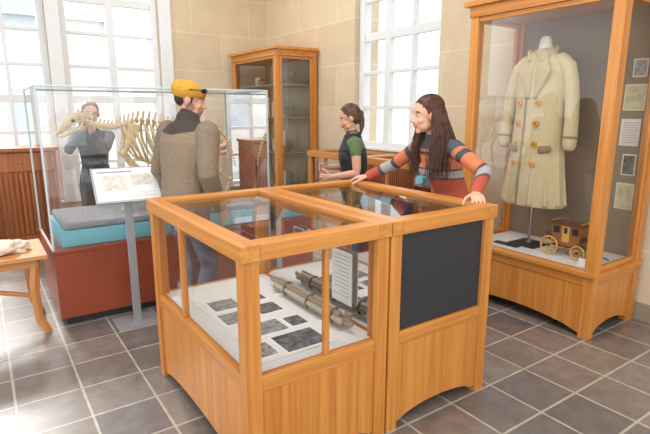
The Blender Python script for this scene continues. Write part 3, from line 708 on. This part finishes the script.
# ------------------------------------------------------------ coat on mannequin
def coat():
    m=MB(); c0=(3.74,2.40)
    rings=[(.84,.262,.150),(.90,.260,.150),(1.1,.240,.140),(1.35,.218,.128),(1.55,.206,.120),(1.75,.206,.12),(1.90,.20,.112),(1.985,.175,.090),(2.04,.10,.07),(2.07,.07,.06)]
    m.tube([(0,0,z) for z,_,_ in rings],[(b,a) for z,a,b in rings],0,32,ref=(1,0,0),rnd=False)
    for q in (-1,1):
        m.tube([(0,q*.150,1.985),(0,q*.205,1.93),(-.003,q*.245,1.80),(-.01,q*.268,1.65),(-.02,q*.282,1.50),(-.033,q*.290,1.34)],[(.058,.05),(.064,.056),(.062,.050),(.060,.048),(.060,.048),(.060,.048)],0,20,ref=(1,0,0))
        m.tube([(-.028,q*.288,1.405),(-.0295,q*.2885,1.39)],[(.0635,.0515)]*2,2,20,ref=(1,0,0),rnd=False)
        m.tube([(-.085,q*.035,2.03),(-.122,q*.078,1.90),(-.130,q*.03,1.70)],[(.03,.010),(.068,.012),(.01,.010)],1,10,ref=(0,1,0))
        m.tube([(-.02,q*.09,2.05),(-.085,q*.065,2.03),(-.115,q*.05,1.985)],[(.035,.012),(.04,.012),(.02,.011)],1,10,ref=(0,.6,1))
        m.tube([(-.126,q*.10,1.30),(-.106,q*.18,1.31)],[(.03,.012),(.03,.012)],2,8,ref=(0,0,1))
    m.tube([(.05,-.07,2.06),(.07,0,2.075),(.05,.07,2.06)],[(.035,.012)]*3,1,10,ref=(0,0,1))
    m.tube([(-.122,.05,1.72),(-.126,.05,1.4),(-.146,.052,1.1),(-.154,.055,.86)],[(.010,.008)]*4,2,8,ref=(0,1,0))
    for a in range(12):
        t=2*math.pi*a/12+.25
        m.tube([(.116*math.cos(t),.198*math.sin(t),1.5),(.135*math.cos(t),.238*math.sin(t),1.1),(.152*math.cos(t),.264*math.sin(t),.87)],[.004,.012,.022],0,8)
    m.tube([(0,0,2.0),(0,0,2.10),(0,0,2.13)],[.052,.05,.045],3,18)
    W=Matrix.Translation((*c0,0))
    o=remesh(m,'trench_coat',.006,[(196,180,142),(184,167,128),(140,124,90),(222,212,192)],vcolmat('coat_cloth',.9,.12,300,1.2,.05),W,None,2)
    k=MB()
    for q,y in ((0,-.055),(1,.115)):
        for z in (1.66,1.50,1.34,1.18):
            xx=-math.sqrt(max(0,1-(y/.215)**2))*(.120 if z>1.3 else .134)-.016
            k.cyl((xx+.020,y,z),(xx-.006,y,z),.024,0,18); k.cyl((xx-.006,y,z),(xx-.0075,y,z),.013,1,14)
    k.xf(W); k.build('coat_buttons',[simple('horn_button',(206,150,40),.35),simple('horn_dark',(160,112,30),.4)],o,smooth=False)
    k=MB(); zf=.497
    k.cyl((0,0,zf),(0,0,.9),.012,0,12); k.ell((0,0,2.15),(.03,.03,.02),m=2); k.box((-.12,-.12,zf),(.12,.12,zf+.012),1)
    k.cyl((0,0,zf+.012),(0,0,zf+.03),.03,0,16)
    k.box((-.20,-.02,zf),(-.14,.20,zf+.012),1)
    k.xf(W); k.build('mannequin_stand',[METAL,BLACK,CREAM],o,bevel=.002)
coat()
def coach():
    m=MB(); c=(3.68,2.02); z0=.4975
    for (yy,r) in ((-.10,.05),(.10,.065)):
        for xx in (-.068,.068):
            m.torus((xx,yy,z0+r),r-.006,.006,(1,0,0),1,24,8); m.cyl((xx-.01,yy,z0+r),(xx+.01,yy,z0+r),.011,2,12)
            for k in range(10):
                a=math.pi*2*k/10; m.cyl((xx,yy,z0+r),(xx,yy+math.cos(a)*(r-.006),z0+r+math.sin(a)*(r-.006)),.0028,1,6)
        m.cyl((-.068,yy,z0+r),(.068,yy,z0+r),.005,2,8)
    prof=[(-.085,.10),(-.10,.15),(-.10,.215),(.10,.215),(.10,.15),(.085,.095),(.04,.075),(-.04,.075)]
    m.prism([(y,z0+z) for y,z in prof],'x',-.05,.05,0)
    m.box((-.058,-.115,z0+.215),(.058,.115,z0+.225),2)
    for s in (-1,1):
        m.box((s*.0505-.001,-.025,z0+.1),(s*.0505+.001,.025,z0+.205),1)
        for yy in (-.065,.065): m.box((s*.0505-.0012,yy-.022,z0+.155),(s*.0505+.0012,yy+.022,z0+.2),3)
        m.box((s*.052-.001,-.012,z0+.16),(s*.052+.001,.012,z0+.198),3)
    m.box((-.045,-.155,z0+.12),(.045,-.10,z0+.13),2); m.box((-.045,-.16,z0+.13),(.045,-.153,z0+.155),2)
    m.cyl((0,-.12,z0+.06),(0,-.27,z0+.035),.005,2,8); m.box((-.035,-.10,z0+.06),(.035,.10,z0+.075),2); m.box((-.05,.10,z0+.1),(.05,.14,z0+.15),2)
    for yy in (-.1,.1):
        m.tube([(-.045,yy,z0+.235),(.045,yy,z0+.235)],[.003,.003],1,6)
    m.xf(Matrix.Translation((c[0],c[1],0)) @ Matrix.Translation((0,0,z0))@Matrix.Scale(1.15,4)@Matrix.Translation((0,0,-z0)))
    m.build('stagecoach_model',[simple('coach_brown',(150,100,54),.5),simple('coach_ochre',(212,168,92),.5),simple('coach_dark',(104,66,40),.5),BLACK],bevel=.0015)
coach()
m=MB(); m.prism([(0,.4975),(.07,.4975),(.07,.5),(.035,.60),(.03,.60)],'y',2.66,2.76,0)
m.xf(Matrix.Translation((3.56,0,0))); m.build('object_label',[WHITE])
m=MB(); m.prism([(0,.4975),(.04,.4975),(.02,.55),(.015,.55)],'y',1.76,1.84,0); m.xf(Matrix.Translation((3.50,0,0))); m.build('object_label',[WHITE])
# ------------------------------------------------------------ lights / world / camera
w=bpy.data.worlds.new('World'); scene.world=w; w.use_nodes=True
bg=w.node_tree.nodes['Background']; bg.inputs[0].default_value=(.95,.98,1,1); bg.inputs[1].default_value=2.15
def area(name,loc,size,power,color=(1,.96,.91),rot=(0,0,0)):
    l=bpy.data.lights.new(name,'AREA'); l.shape='RECTANGLE'; l.size=size[0]; l.size_y=size[1]; l.energy=power; l.color=color
    o=bpy.data.objects.new(name,l); o.location=loc; o.rotation_euler=rot; COL.objects.link(o); return o
area('ceiling_light',(1.2,2.2,4.1),(1.6,1.6),65); area('ceiling_light',(2.2,5.6,4.1),(1.6,1.6),60); area('ceiling_light',(.2,-.8,4.1),(1.6,1.6),35)
sl=bpy.data.lights.new('daylight_sun','SUN'); sl.energy=6.0; sl.angle=math.radians(12); sl.color=(1,.98,.95)
so=bpy.data.objects.new('daylight_sun',sl); so.rotation_euler=Vector((.16,-1,-.66)).to_track_quat('-Z','Y').to_euler(); so.location=(0,9,6); COL.objects.link(so)
cam=bpy.data.cameras.new('camera'); co=bpy.data.objects.new('camera',cam); COL.objects.link(co)
co.location=(0,0,1.6); cam.sensor_width=36; cam.clip_start=.05
co.rotation_euler=(math.radians(90-12),0,-PHI); cam.lens=500/650*36
scene.camera=co
try: scene.view_settings.view_transform='Standard'
except Exception as ex: print(ex)
